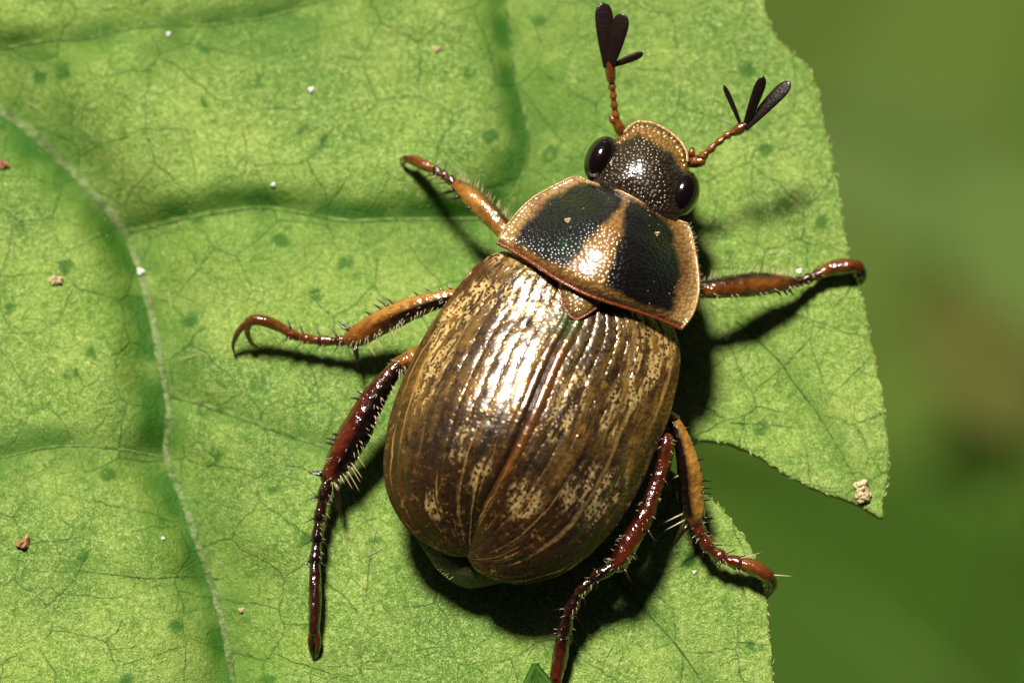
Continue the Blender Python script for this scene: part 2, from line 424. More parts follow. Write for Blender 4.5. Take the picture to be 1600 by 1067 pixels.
def leaf_h(px, py, want_vein=False):
    px, py = np.asarray(px, float), np.asarray(py, float)
    h = np.zeros(px.shape); dark = np.zeros(px.shape)
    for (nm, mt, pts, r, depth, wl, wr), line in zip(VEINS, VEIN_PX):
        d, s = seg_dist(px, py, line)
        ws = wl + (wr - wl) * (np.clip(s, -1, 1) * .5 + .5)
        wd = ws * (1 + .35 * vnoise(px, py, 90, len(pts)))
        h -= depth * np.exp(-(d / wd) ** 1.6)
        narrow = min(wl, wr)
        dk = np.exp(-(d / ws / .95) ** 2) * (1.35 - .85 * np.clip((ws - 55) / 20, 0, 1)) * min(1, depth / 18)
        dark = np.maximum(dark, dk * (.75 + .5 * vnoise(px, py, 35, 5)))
    h += 6.0 * vnoise(px, py, 260, 1) + 2.6 * vnoise(px, py, 75, 2) + 1.1 * vnoise(px, py, 30, 3)
    # rim droops a little to the right, lobe lifts
    h += -8 * np.clip((px - 1180) / 200, 0, 1) ** 2
    h *= S
    # below the beetle's feet the blade is near level
    return (h, np.clip(dark, 0, 1)) if want_vein else h

def axis(lo, a, b, hi, fine, coarse):
    l = list(np.arange(lo, a, coarse)); m = list(np.arange(a, b, fine)); r = list(np.arange(b, hi + coarse, coarse))
    return np.array(l + m + r)
gx = axis(-540, -40, 1400, 1420, 4, 14); gy = axis(-620, -40, 1110, 1520, 4, 14)
GX, GY = np.meshgrid(gx, gy)
# densified outline with small teeth and waviness
ol = arclen(np.array(OUT + OUT[:1], float), 2600, 6000)
jit = 1.6 * vnoise(np.arange(2600) * 1.0, np.zeros(2600), 4, 11) + 2.2 * vnoise(np.arange(2600) * 1.0, np.zeros(2600), 17, 12)
tn = np.gradient(ol, axis=0); tn /= np.linalg.norm(tn, axis=1)[:, None] + 1e-9
ol = ol + np.stack([tn[:, 1], -tn[:, 0]], 1) * jit[:, None]
def inside(px, py, poly):
    c = np.zeros(px.shape, bool)
    x0, y0 = poly[-1]
    for x1, y1 in poly:
        m = ((y1 > py) != (y0 > py))
        if m.any():
            xx = (x0 - x1) * (py - y1) / (y0 - y1 + 1e-12) + x1
            c ^= m & (px < xx)
        x0, y0 = x1, y1
    return c
cxm = (GX[:-1, :-1] + GX[1:, 1:]) / 2; cym = (GY[:-1, :-1] + GY[1:, 1:]) / 2
keep = inside(cxm.ravel(), cym.ravel(), ol[::2]).reshape(cxm.shape)
ny, nx = GX.shape
idx = np.arange(ny * nx).reshape(ny, nx)
quads = np.stack([idx[:-1, :-1], idx[1:, :-1], idx[1:, 1:], idx[:-1, 1:]], -1)[keep]
cnt = np.bincount(quads.ravel(), minlength=ny * nx)
fx, fy = GX.ravel().copy(), GY.ravel().copy()
bnd = np.where((cnt > 0) & (cnt < 4))[0]
for i in bnd:
    d = (ol[:, 0] - fx[i]) ** 2 + (ol[:, 1] - fy[i]) ** 2
    k = d.argmin(); fx[i], fy[i] = ol[k]
used = np.where(cnt > 0)[0]; remap = np.full(ny * nx, -1); remap[used] = np.arange(len(used))
fx, fy = fx[used], fy[used]; quads = remap[quads]
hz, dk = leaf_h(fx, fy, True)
base = P(fx, fy, 0.0); base[:, 2] = hz
leaf = empty('big_leaf', (float(base[:, 0].mean()), float(base[:, 1].mean()), 0))
tag(leaf, 'large green lobed leaf with pale veins, carrying the beetle', 'leaf')
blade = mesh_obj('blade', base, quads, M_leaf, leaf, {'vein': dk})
sm = blade.modifiers.new('thickness', 'SOLIDIFY'); sm.thickness = 0.022; sm.offset = -1
def leaf_pt(px, py, dz=0.0):
    p = P(px, py, 0.0); p[..., 2] = leaf_h(px, py) + dz; return p
def ztop(px, py): return float(leaf_h(np.array([px]), np.array([py]))[0])

def vein_tube(name, mat, line, r):
    n = len(line)
    pos = leaf_pt(line[:, 0], line[:, 1])
    tan = np.gradient(pos, axis=0); tan /= np.linalg.norm(tan, axis=1)[:, None]
    side = np.cross((0, 0, 1.0), tan); side /= np.linalg.norm(side, axis=1)[:, None]
    V, F = [], []; sides = 10
    for i in range(n):
        rr = r * S * (1 - .55 * (i / n)) * (1 + .35 * vnoise(line[i, 0], line[i, 1], 9, 6)) * min(1, (n - i) / 4)
        for j in range(sides):
            a = 2 * math.pi * j / sides
            V.append(pos[i] + side[i] * math.cos(a) * rr + np.array((0, 0, 1)) * (math.sin(a) * rr * .38 + .0003))
    for i in range(n - 1):
        for j in range(sides):
            k = (j + 1) % sides
            F.append((i * sides + j, i * sides + k, (i + 1) * sides + k, (i + 1) * sides + j))
    return mesh_obj(name, V, F, mat, leaf)
for (nm, mt, pts, r, *_), line in zip(VEINS, VEIN_PX):
    vein_tube(nm, mt, line if nm != 'midrib' else arclen(np.array(pts, float), 260), r)
# petiole running down to the ground from the blade's base, out of the frame
pet = [(-430, -190, 0), (-300, -90, 0)]
p0 = leaf_pt(np.array([-300.0]), np.array([-90.0]))[0]
def free_tube(name, pts, rad, mat, parent, sides=10, n=30):
    c = catmull(np.array([(*p, r) for p, r in zip(pts, rad)]), n); pos = c[:, :3]
    tan = np.gradient(pos, axis=0); tan /= np.linalg.norm(tan, axis=1)[:, None]
    V, F = [], []
    for i in range(n):
        a = np.cross(tan[i], (.31, .9, .22)); a /= np.linalg.norm(a); b = np.cross(tan[i], a)
        for j in range(sides):
            q = 2 * math.pi * j / sides; V.append(pos[i] + (a * math.cos(q) + b * math.sin(q)) * c[i, 3])
    for i in range(n - 1):
        for j in range(sides):
            k = (j + 1) % sides
            F.append((i * sides + j, i * sides + k, (i + 1) * sides + k, (i + 1) * sides + j))
    return mesh_obj(name, V, F, mat, parent)
free_tube('petiole', [p0, p0 + (-.5, .3, -.1), p0 + (-1.4, .8, -1.2), p0 + (-1.9, 1.0, -5), p0 + (-2.0, 1.0, -22)],
          [.012, .05, .07, .08, .10], M_vein_soft, leaf)
# short pale hairs along the leaf margin, and a few lying on the blade
hp = []
for k in range(0, 2600, 5):
    x, y = ol[k]
    if not (-50 < x < 1420 and -50 < y < 1120): continue
    if rng.random() < .35: continue
    t = tn[k]; nrm = np.array([t[1], -t[0]]) * 1.0
    L = rng.uniform(4, 12); d = nrm * rng.uniform(-.1, .6) + t * rng.choice([-1, 1]) * rng.uniform(.5, 1)
    b = leaf_pt(np.array([x]), np.array([y]))[0]; e = leaf_pt(np.array([x + d[0] * L]), np.array([y + d[1] * L]), rng.uniform(0, .006))[0]
    hp.append(cone_geo(b, e, rng.uniform(.6, 1.3) * S, 5, rng.uniform(-.15, .15)))
for k in range(70):
    x, y = rng.uniform(0, 1300), rng.uniform(0, 1060)
    a = rng.uniform(0, 6.28); L = rng.uniform(8, 34)
    b = leaf_pt(np.array([x]), np.array([y]), .001)[0]; e = leaf_pt(np.array([x + L * math.cos(a)]), np.array([y + L * math.sin(a)]), .008)[0]
    if inside(np.array([x]), np.array([y]), ol[::4])[0]: hp.append(cone_geo(b, e, .7 * S, 4, rng.uniform(-.2, .2)))
hv, hf = join_geo(hp)
tag(mesh_obj('leaf_hairs', hv, hf, M_hair, leaf), kind='stuff')

# a second leaf whose dark tip pokes over the big leaf from below the frame
tipleaf = empty('small_leaf', tuple(leaf_pt(np.array([835.0]), np.array([1200.0]), .03)[0]))
tag(tipleaf, 'small dark green leaf tip lying over the big leaf under the hind foot', 'leaf')
def leaf_blade(name, outline_half, n, mat, parent, place):
    """pointed blade: place(s, w) -> world for s along, w across -1..1"""
    V, F = [], []; m = 12
    for i in range(n):
        for j in range(m + 1): V.append(place(i / (n - 1), j / m * 2 - 1))
    for i in range(n - 1):
        for j in range(m): F.append((i * (m + 1) + j, i * (m + 1) + j + 1, (i + 1) * (m + 1) + j + 1, (i + 1) * (m + 1) + j))
    o = mesh_obj(name, V, F, mat, parent, {'vein': np.full(len(V), .9)})
    q = o.modifiers.new('thickness', 'SOLIDIFY'); q.thickness = .012
    return o
def place_tip(s, wv):
    half = 170 * (min(1, s * 1.6 + .01) ** .9) * (1 - max(0, (s - .6) / .4) ** 2) ** .5 * .8 + 2
    x = 836 + wv * half + 22 * math.sin(s * 3); y = 1040 + s * 420
    return leaf_pt(np.array([x]), np.array([y]), .012 + .05 * math.sin(math.pi * s) + .02 * abs(wv))[0]
leaf_blade('blade', None, 24, M_leaf2, tipleaf, place_tip)
def mid_tip(s): return place_tip(s, 0) + np.array((0, 0, .002))
free_tube('midrib', [mid_tip(.02), mid_tip(.3), mid_tip(.6), mid_tip(.97)], [.002, .005, .006, .007], M_vein_soft, tipleaf)

# ------------------------------------------------------------------ out-of-focus leaves below
def bg_leaf(px, py, z, length, width, rot, tilt, mat, label, cat='leaf', group=None):
    c = P(px, py, z)
    e = empty('background_leaf', tuple(c)); tag(e, label, cat, group)
    R = Matrix.Rotation(rot, 3, 'Z') @ Matrix.Rotation(tilt, 3, 'X')
    def pl(s, wv):
        half = width / 2 * math.sin(math.pi * min(.995, .01 + s)) ** .75 * (1.15 - .4 * s)
        p = Vector((wv * half, (s - .5) * length, .08 * width * abs(wv) - .12 * length * (s - .5) ** 2))
        return np.array(c) + np.array(R @ p)
    leaf_blade('blade', None, 20, mat, e, pl)
    free_tube('midrib', [pl(.02, 0), pl(.4, 0), pl(.97, 0)], [.012 * length, .01 * length, .003 * length], M_vein_soft, e)
    b = pl(.02, 0)
    d = np.array((c[0] - b[0], c[1] - b[1], 0)) * -.6
    free_tube('petiole', [b, b + d * .5 + (0, 0, -1), b + d + (0, 0, (GZ - b[2]) * .5), b + d + (0, 0, GZ - b[2])], [.012 * length, .015 * length, .02 * length, .03 * length], mat, e)
    return e
M_bg1 = plain('low_leaf', (0.058, 0.106, 0.010), .8, var=.3, spec=.1); M_bg2 = plain('low_leaf_olive', (0.072, 0.112, 0.016), .8, var=.3, spec=.1)
M_bg5 = plain('low_leaf_pale', (0.076, 0.118, 0.024), .8, var=.3, spec=.1)
M_bg3 = plain('low_leaf_brown', (0.088, 0.092, 0.018), .8, var=.3, spec=.1); M_bg4 = plain('low_leaf_dark', (0.036, 0.080, 0.006), .8, var=.3, spec=.1)
bg_leaf(1530, 560, -8, .55, .36, .6, .2, M_bg3, 'brownish scrap of leaf blurred far below the big leaf')
bg_leaf(1330, 120, -13, 2.6, 1.5, -.5, .2, M_bg2, 'olive leaf blurred beneath the upper right margin of the big leaf')
bg_leaf(1598, 375, -9, .8, .5, .5, -.1, M_bg5, 'small pale green leaf blurred beside the brownish scrap')
bg_leaf(1400, 270, -11, 1.0, .6, 1.2, .1, M_bg5, 'pale green leaf blurred between the olive leaf and the lobe margin')
bg_leaf(1400, 1020, -12, 2.4, 1.4, .9, .2, M_bg4, 'dark green leaf blurred beneath the lower lobe of the big leaf')
bg_leaf(1560, 860, -14, 1.8, 1.0, -.6, .1, M_bg1, 'green leaf blurred beside the dark green leaf')

# ------------------------------------------------------------------ the beetle
B0 = P(850, 600, 0.0)
ZK = 0.80
beetle = empty('beetle', tuple(B0))
tag(beetle, 'shiny golden brown scarab beetle with dark patched thorax standing on the big leaf', 'beetle')

def interp(tab, t):
    a = np.array(tab, float); return np.interp(t, a[:, 0], a[:, 1])
def sm_interp(tab, t):
    a = np.array(tab, float); t = np.asarray(t, float)
    xs = np.linspace(a[0, 0], a[-1, 0], 200); ys = np.interp(xs, a[:, 0], a[:, 1])
    k = np.hanning(31); k /= k.sum(); ys = np.convolve(np.r_[np.full(15, ys[0]), ys, np.full(15, ys[-1])], k, 'valid')
    return np.interp(t, xs, ys)

# --- elytra
SUT = [(910, 440), (893, 500), (866, 551), (846, 596), (826, 643), (792, 717), (761, 775), (744, 826), (732, 862)]
RIM_L = [(790, 396), (764, 404), (737, 428), (706, 469), (676, 512), (645, 570), (618, 638), (607, 690), (604, 735), (613, 778), (638, 822), (670, 846), (700, 862), (732, 864)]
RIM_R = [(988, 470), (1031, 497), (1050, 518), (1058, 551), (1057, 580), (1049, 619), (1043, 645), (1033, 672), (1019, 703), (1003, 742), (985, 779), (957, 822), (927, 855), (896, 880), (866, 897), (817, 907), (780, 903), (749, 888), (733, 865)]
ZS = [(0, .318), (.25, .378), (.46, .412), (.60, .400), (.72, .36), (.84, .295), (.93, .235), (1, .19)]
ZR = [(0, .270), (.08, .245), (.2, .228), (.45, .222), (.7, .210), (.88, .188), (1, .185)]
NU, NV = 150, 230
def elytron(rim, side):
    v = np.linspace(0, 1, NV); sv = arclen(np.array(SUT, float), NV); rv = arclen(np.array(rim, float), NV)
    th = np.linspace(0, 1, NU); u = np.sin(th * math.pi / 2) ** 1.0
    u = .45 * th + .55 * u
    U, Vv = np.meshgrid(u, v)
    px = sv[:, 0:1] * (1 - U) + rv[:, 0:1] * U; py = sv[:, 1:2] * (1 - U) + rv[:, 1:2] * U
    zs = sm_interp(ZS, v)[:, None]; zr = sm_interp(ZR, v)[:, None]
    prof = 1 - .30 * U - .70 * U ** 3.0
    z = zr + (zs - zr) * prof
    # humeral bump near the shoulder
    z += .012 * np.exp(-((U - .62) / .16) ** 2 - ((Vv - .09) / .06) ** 2)
    # ribs and striae run the length; suture dips to the seam
    amp = .0012 * np.clip(1 - U ** 6, 0, 1) * np.clip(Vv / .06, 0, 1) * np.clip((1 - Vv) / .2, 0, 1)
    wob = .022 * vnoise(U * 300, Vv * 500, 70, 8 + side)
    ph = (U + wob) * 9.5
    rib = np.abs(np.sin(ph * math.pi)) ** .7
    pits = np.clip(np.sin(Vv * 260 + 3 * np.floor(ph)), 0, 1) ** 2 * (1 - rib)
    z += amp * (rib * 1.3 - pits * .9) + .0012 * vnoise(U * 400, Vv * 700, 18, 21 + side)
    fade = np.clip((1 - Vv) / .35, 0, 1)
    amp *= .55 + .45 * vnoise(U * 300, Vv * 500, 90, 15 + side)
    z -= .012 * np.exp(-(U / .028) ** 2) * fade
    z += .004 * np.exp(-((U - .05) / .025) ** 2) * fade
    pos = P(px, py, z).reshape(-1, 3)
    idx = np.arange(NU * NV).reshape(NV, NU)
    q = np.stack([idx[:-1, :-1], idx[1:, :-1], idx[1:, 1:], idx[:-1, 1:]], -1).reshape(-1, 4)
    if side > 0: q = q[:, ::-1]
    def blob(u0, v0, su, sv): return np.exp(-((U - u0) / su) ** 2 - ((Vv - v0) / sv) ** 2)
    bl = [(.80, .40, .09, .13), (.55, .14, .25, .06), (.86, .22, .1, .1), (.17, .70, .09, .06), (.42, .60, .07, .06), (.6, .78, .1, .05)] if side < 0 else \
         [(.26, .40, .12, .13), (.30, .70, .15, .07), (.72, .20, .16, .09), (.62, .36, .12, .08), (.84, .56, .09, .09), (.62, .58, .12, .08), (.9, .12, .1, .08)]
    tan_at = np.clip(sum(blob(*q_) for q_ in bl), 0, 1)
    uvw = np.stack([U.ravel(), Vv.ravel() + (0 if side < 0 else 0), np.full(U.size, 0.0 if side < 0 else 5.3)], 1)
    o = mesh_obj('elytron', pos, q.copy(), M_elytron, beetle, {'uvw': uvw, 'tan_at': tan_at.ravel()})
    m = o.modifiers.new('thickness', 'SOLIDIFY'); m.thickness = .008; m.offset = -1
    rr = arclen(np.array(rim, float), 80)
    rz = sm_interp(ZR, np.linspace(0, 1, 80))
    ctrl = [(rr[i, 0], rr[i, 1], rz[i] + .004, 4.6 * min(1, .3 + i / 10, .4 + (79 - i) / 14)) for i in range(2, 80, 3)]
    tube('rim', ctrl, M_rim, o, n=140, sides=8)
    return o
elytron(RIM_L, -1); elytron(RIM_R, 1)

# --- scutellum
def patch_polar(name, outline, zc, ze, mat, parent, colf=None, rings=26, n=96, center=None, pw=(2.2, .7), extra=None, skirt=0):
    ol_ = arclen(np.array(list(outline) + [outline[0]], float), n + 1)[:-1]
    c = np.array(center) if center else ol_[:, :2].mean(0)
    V, C = [], []
    rad = np.sin(np.linspace(0, 1, rings) * math.pi / 2)
    X, Y, Z = [], [], []
    for r in rad:
        x = c[0] + (ol_[:, 0] - c[0]) * r; y = c[1] + (ol_[:, 1] - c[1]) * r
        zz = ol_[:, 2] + (zc - ol_[:, 2]) * (1 - r ** pw[0]) ** pw[1]
        if extra is not None: zz = zz + extra(x, y, r)
        X.append(x); Y.append(y); Z.append(zz)
    X, Y, Z = np.array(X), np.array(Y), np.array(Z)
    if skirt:
        for k in (.5, 1):
            x = c[0] + (ol_[:, 0] - c[0]) * (1 - .12 * k * k); y = c[1] + (ol_[:, 1] - c[1]) * (1 - .12 * k * k)
            X = np.vstack([X, x]); Y = np.vstack([Y, y]); Z = np.vstack([Z, ol_[:, 2] - skirt * k])
    R = X.shape[0]
    pos = P(X, Y, Z).reshape(-1, 3)
    idx = np.arange(R * n).reshape(R, n); nxt = np.roll(idx, -1, 1)
    q = np.stack([idx[:-1], idx[1:], nxt[1:], nxt[:-1]], -1).reshape(-1, 4)[:, ::-1]
    at = {}
    if colf is not None: at['col'] = np.c_[colf(X.ravel(), Y.ravel()), np.ones(X.size)]
    return mesh_obj(name, pos, q.copy(), mat, parent, at)
def const(c): return lambda x, y: np.tile(np.array(c, float), (len(x), 1))
def smooth(e0, e1, x):
    t = np.clip((x - e0) / (e1 - e0), 0, 1); return t * t * (3 - 2 * t)
scu = patch_polar('scutellum', [(872, 436, .338), (874, 455, .347), (880, 477, .355), (896, 497, .362), (915, 492, .360), (936, 476, .352), (944, 462, .345), (905, 445, .338)],
                  .372, 0, M_pron, beetle, lambda x, y: np.array((0.30, 0.17, 0.045)) * (1 - .6 * smooth(.55, 1.0, np.hypot((x - 905) / 36, (y - 460) / 38)))[:, None], 18, 60, center=(906, 468), skirt=.03)
tube('margin', [(874, 452, .350, 2.0), (879, 476, .357, 2.2), (896, 498, .363, 2.2), (915, 493, .361, 2.2), (937, 477, .354, 2.0)], M_rim_red, scu, n=50, sides=8)

# --- pronotum: Coons patch between rear edge, front edge and the two sides
PR_REAR = [(777, 380), (804, 394), (838, 415), (871, 437), (905, 455), (939, 469), (968, 478), (996, 487), (1030, 499), (1064, 514)]
PR_FRONT = [(906, 277), (922, 285), (945, 291), (969, 299), (993, 311), (1016, 324), (1037, 335), (1057, 344), (1074, 350)]
PR_LEFT = [(777, 380), (784, 366), (797, 347), (812, 329), (830, 312), (852, 298), (876, 286), (893, 278), (906, 277)]
PR_RIGHT = [(1064, 514), (1076, 500), (1084, 486), (1090, 465), (1092, 445), (1090, 420), (1086, 394), (1081, 368), (1074, 350)]
NP, NQ = 190, 130
def pronotum():
    a = np.linspace(0, 1, NP); b = np.linspace(0, 1, NQ)
    rear, front = arclen(np.array(PR_REAR, float), NP), arclen(np.array(PR_FRONT, float), NP)
    left, right = arclen(np.array(PR_LEFT, float), NQ), arclen(np.array(PR_RIGHT, float), NQ)
    A, Bv = np.meshgrid(a, b)
    XY = []
    for k in (0, 1):
        q = (1 - Bv) * rear[None, :, k] + Bv * front[None, :, k] + (1 - A) * left[:, None, k] + A * right[:, None, k]
        q -= (1 - A) * (1 - Bv) * rear[0, k] + A * (1 - Bv) * rear[-1, k] + (1 - A) * Bv * front[0, k] + A * Bv * front[-1, k]
        XY.append(q)
    s = np.abs(A * 2 - 1)
    zc = sm_interp([(0, .398), (.12, .412), (.35, .412), (.6, .385), (.85, .335), (1, .295)], b)[:, None]
    ze = sm_interp([(0, .315), (.3, .275), (.7, .250), (1, .245)], b)[:, None]
    z = ze + (zc - ze) * (.55 * (1 - s ** 2.0) + .45 * np.cos(s * math.pi / 2) ** 2)
    z -= .012 * np.exp(-(Bv / .05) ** 2)                      # rear edge turns down
    z -= .010 * np.exp(-((1 - Bv) / .04) ** 2) * smooth(1.0, .8, s)
    z += .004 * np.exp(-((1 - s) / .03) ** 2) * smooth(0, .12, Bv) * smooth(1, .88, Bv)                 # lateral bead
    pos = P(XY[0], XY[1], z).reshape(-1, 3)
    X, Y = XY[0].ravel(), XY[1].ravel()
    # pigment
    Lp = [(812, 378), (822, 358), (845, 334), (872, 312), (900, 297), (928, 293), (955, 297), (966, 304), (962, 318), (950, 335), (932, 355), (912, 372), (898, 392), (886, 410), (872, 408), (846, 398)]
    Rp = [(990, 320), (1008, 332), (1030, 344), (1045, 360), (1050, 385), (1056, 412), (1054, 440), (1048, 468), (1044, 482), (1018, 476), (985, 462), (958, 447), (950, 440), (958, 420), (968, 395), (978, 360), (982, 335)]
    def sd(poly):
        poly = arclen(np.array(poly + poly[:1], float), 160)
        d, _ = seg_dist(X, Y, poly); ins = inside(X, Y, poly)
        return np.where(ins, d, -d)
    nz = 5 * vnoise(X, Y, 14, 31) + 2.5 * vnoise(X, Y, 5, 32)
    dmask = np.maximum(smooth(-7, 7, sd(Lp) + nz * .7 + 7), smooth(-7, 7, sd(Rp) + nz * .7 + 7))
    tan = np.array((0.34, 0.170, 0.042)); pale = np.array((0.50, 0.31, 0.110)); dk = np.array((0.0060, 0.0048, 0.0034)); rust = np.array((0.16, 0.045, 0.010))
    mar = smooth(.80, .95, s.ravel())
    c = tan * (1 - mar)[:, None] + pale * mar[:, None]
    rm = np.clip(smooth(.07, .01, Bv.ravel()), 0, 1) * .8
    rm = np.maximum(rm, .75 * np.exp(-((X - 1070) / 11) ** 2 - ((Y - 418) / 30) ** 2))
    rm = np.maximum(rm, .55 * np.exp(-((X - 838) / 20) ** 2 - ((Y - 316) / 9) ** 2))
    c = c * (1 - rm)[:, None] + rust * rm[:, None]
    c = c * (1 - dmask)[:, None] + dk * dmask[:, None]
    gm = .6 * np.exp(-((X - 882) / 12) ** 2 - ((Y - 382) / 12) ** 2)
    c = c * (1 - gm)[:, None] + np.array((0.02, 0.06, 0.008)) * gm[:, None]
    idx = np.arange(NP * NQ).reshape(NQ, NP)
    q = np.stack([idx[:-1, :-1], idx[:-1, 1:], idx[1:, 1:], idx[1:, :-1]], -1).reshape(-1, 4)
    o = mesh_obj('pronotum', pos, q, M_pron, beetle, {'col': np.c_[c, np.ones(len(c))], 'dark': dmask})
    m = o.modifiers.new('thickness', 'SOLIDIFY'); m.thickness = .014; m.offset = -1
    def edge(i, j): return XY[0][i, j], XY[1][i, j], z[i, j]
    def border(name, ids, r, mat):
        ctrl = [(*edge(i, j), r) for i, j in ids]; tube(name, ctrl, mat, o, n=len(ctrl) * 4, sides=8)
    border('rear_margin', [(0, j) for j in range(0, NP, 7)], 2.6, M_rim_red)
    border('front_margin', [(NQ - 1, j) for j in range(0, NP, 9)], 2.4, M_rim)
    border('side_margin', [(i, 0) for i in range(0, NQ, 6)], 2.4, M_rim)
    border('side_margin', [(i, NP - 1) for i in range(0, NQ, 6)], 2.4, M_rim)
    return o
pronotum()

# --- head with clypeus, eyes
HEAD = [(968, 214, .215), (976, 207, .212), (985, 197, .207), (998, 191, .205), (1016, 192, .205), (1032, 198, .205), (1048, 208, .207), (1062, 220, .208), (1072, 236, .212),
        (1074, 252, .215), (1078, 272, .222), (1080, 300, .23), (1066, 335, .25), (1040, 345, .265), (1000, 330, .27), (960, 306, .265), (930, 290, .25), (928, 265, .232), (940, 236, .225), (955, 222, .218)]
CLY = [(970, 222), (990, 213), (1010, 215), (1030, 225), (1048, 240), (1062, 258), (1080, 270), (1090, 200), (1010, 160), (950, 190)]
def headcol(x, y):
    poly = arclen(np.array(CLY + CLY[:1], float), 120); d, _ = seg_dist(x, y, poly); sd_ = np.where(inside(x, y, poly), d, -d)
    m = smooth(-5, 4, sd_ + 4 * vnoise(x, y, 10, 41))[:, None]
    front = np.minimum(seg_dist(x, y, arclen(np.array([h[:2] for h in HEAD[1:10]], float), 60))[0], 99)
    rimk = smooth(9, 3, front)[:, None]
    tan = np.array((0.52, 0.27, 0.075)) * (1 - rimk) + np.array((0.16, 0.10, 0.03)) * rimk
    dk = np.array((0.050, 0.032, 0.018)) * (1 + .9 * np.exp(-((x - 990) / 34) ** 2 - ((y - 262) / 34) ** 2))[:, None]
    return dk * (1 - m) + tan * m
def headz(x, y, r):
    # clypeus flat with a raised front rim, crown swelling behind
    f = smooth(250, 205, y - (x - 1010) * .42)
    return -.018 * f * (1 - r) + .010 * smooth(.86, .97, r) * smooth(262, 235, y - (x - 1010) * .30)
head = patch_polar('head', HEAD, .305, 0, M_head, beetle, headcol, 60, 150, center=(1000, 275), pw=(2.1, .85), extra=headz, skirt=.09)
tube('clypeus_rim', [(h[0], h[1], h[2] + .010, 2.6) for h in HEAD[1:10]], M_rim, head, n=60, sides=8)
def ellipsoid(name, px, py, z, ra, rb, rc, rot, mat, parent, nu=40, nv=24):
    c = P(px, py, z); V = []; F = []
    ax = np.array((math.cos(rot), math.sin(rot), 0)); ay = np.array((-math.sin(rot), math.cos(rot), 0)); az = np.array((0, 0, 1.0))
    for i in range(nv + 1):
        t = math.pi * i / nv
        for j in range(nu):
            p = 2 * math.pi * j / nu
            V.append(c + S * (ax * ra * math.sin(t) * math.cos(p) + ay * rb * math.sin(t) * math.sin(p) + az * rc * math.cos(t)))
    for i in range(nv):
        for j in range(nu):
            k = (j + 1) % nu; F.append((i * nu + j, (i + 1) * nu + j, (i + 1) * nu + k, i * nu + k))
    return mesh_obj(name, V, F, mat, parent)
ellipsoid('eye', 939, 249, .230, 24.5, 38, 31, math.radians(-22), M_eye, head)
ellipsoid('eye', 1066, 304, .230, 26, 38, 31, math.radians(-22), M_eye, head)

# --- pygidium and underside: one continuous trunk below the wing cases
def trunk():
    V, F = [], []; n, m = 60, 36
    a0, a1 = np.array((985, 300.0)), np.array((752, 862.0))
    ax = (a1 - a0); L = np.linalg.norm(ax); ax /= L; pr = np.array((-ax[1], ax[0]))
    for i in range(n):
        t = i / (n - 1); c = a0 + ax * L * t
        w = sm_interp([(0, 60), (.1, 105), (.25, 135), (.45, 165), (.65, 172), (.8, 150), (.92, 98), (1, 30)], t)
        top = sm_interp([(0, .24), (.2, .28), (.5, .30), (.75, .28), (.9, .22), (1, .16)], t)
        bot = sm_interp([(0, .12), (.2, .06), (.5, .045), (.8, .055), (.93, .08), (1, .13)], t)
        for j in range(m):
            q = 2 * math.pi * j / m; zc, zh = (top + bot) / 2, (top - bot) / 2
            p = c + pr * w * math.cos(q); V.append(P(p[0], p[1], zc + zh * math.sin(q)))
    for i in range(n - 1):
        for j in range(m):
            k = (j + 1) % m; F.append((i * m + j, i * m + k, (i + 1) * m + k, (i + 1) * m + j))
    F.append(tuple(range(m))[::-1]); F.append(tuple((n - 1) * m + j for j in range(m)))
    return mesh_obj('underside', V, F, M_body, beetle)
trunk()
pyg = patch_polar('pygidium', [(640, 822, .17), (660, 855, .14), (682, 888, .10), (705, 908, .085), (730, 919, .08), (755, 917, .08), (782, 911, .09), (820, 905, .12), (800, 860, .15), (740, 835, .16), (690, 815, .16), (655, 812, .165)],
                  .165, 0, M_pyg, beetle, None, 26, 80, center=(730, 860), pw=(2.4, .7), skirt=.03)

# --- legs
def lerp(a, b, t): return tuple(x * (1 - t) + y * t for x, y in zip(a, b))
TAN, AMB, RED, MAR, BLK = (0.40, 0.185, 0.030), (0.21, 0.066, 0.008), (0.095, 0.014, 0.003), (0.030, 0.006, 0.003), (0.007, 0.003, 0.002)
def sides_col(top, low, bias=0.0, end=None, start=.75):
    """pigment: one face of the shin tan, the other dark (ca > 0 = left of travel)"""
    def f(t, ca, sa):
        k = smooth(-.25, .25, np.array(ca + bias))
        c = lerp(low, top, float(k))
        if end: c = lerp(c, end, float(smooth(start, 1.0, np.array(t))))
        return c
    return f
def flat_col(a, b=None):
    b = b or a
    return lambda t, ca, sa: lerp(a, b, t)
def spine(line, t, side, length, lean, parent, mat=M_spine, r=2.4, up=.15, name='spine'):
    pos, tan, sd, upv, rad = line; n = len(pos); f = t * (n - 1); i = min(int(f), n - 2); f -= i
    p = pos[i] * (1 - f) + pos[i + 1] * f; rr = rad[i]
    d = sd[i] * side + tan[i] * lean + np.array((0, 0, up)); d /= np.linalg.norm(d)
    b = p + sd[i] * side * rr * .8 + np.array((0, 0, up * rr * .5))
    v, fc = cone_geo(b, b + d * length * 1.3 * S, r * 1.1 * S, 7, random.uniform(-.08, .08))
    return mesh_obj(name, v, fc, mat, parent)
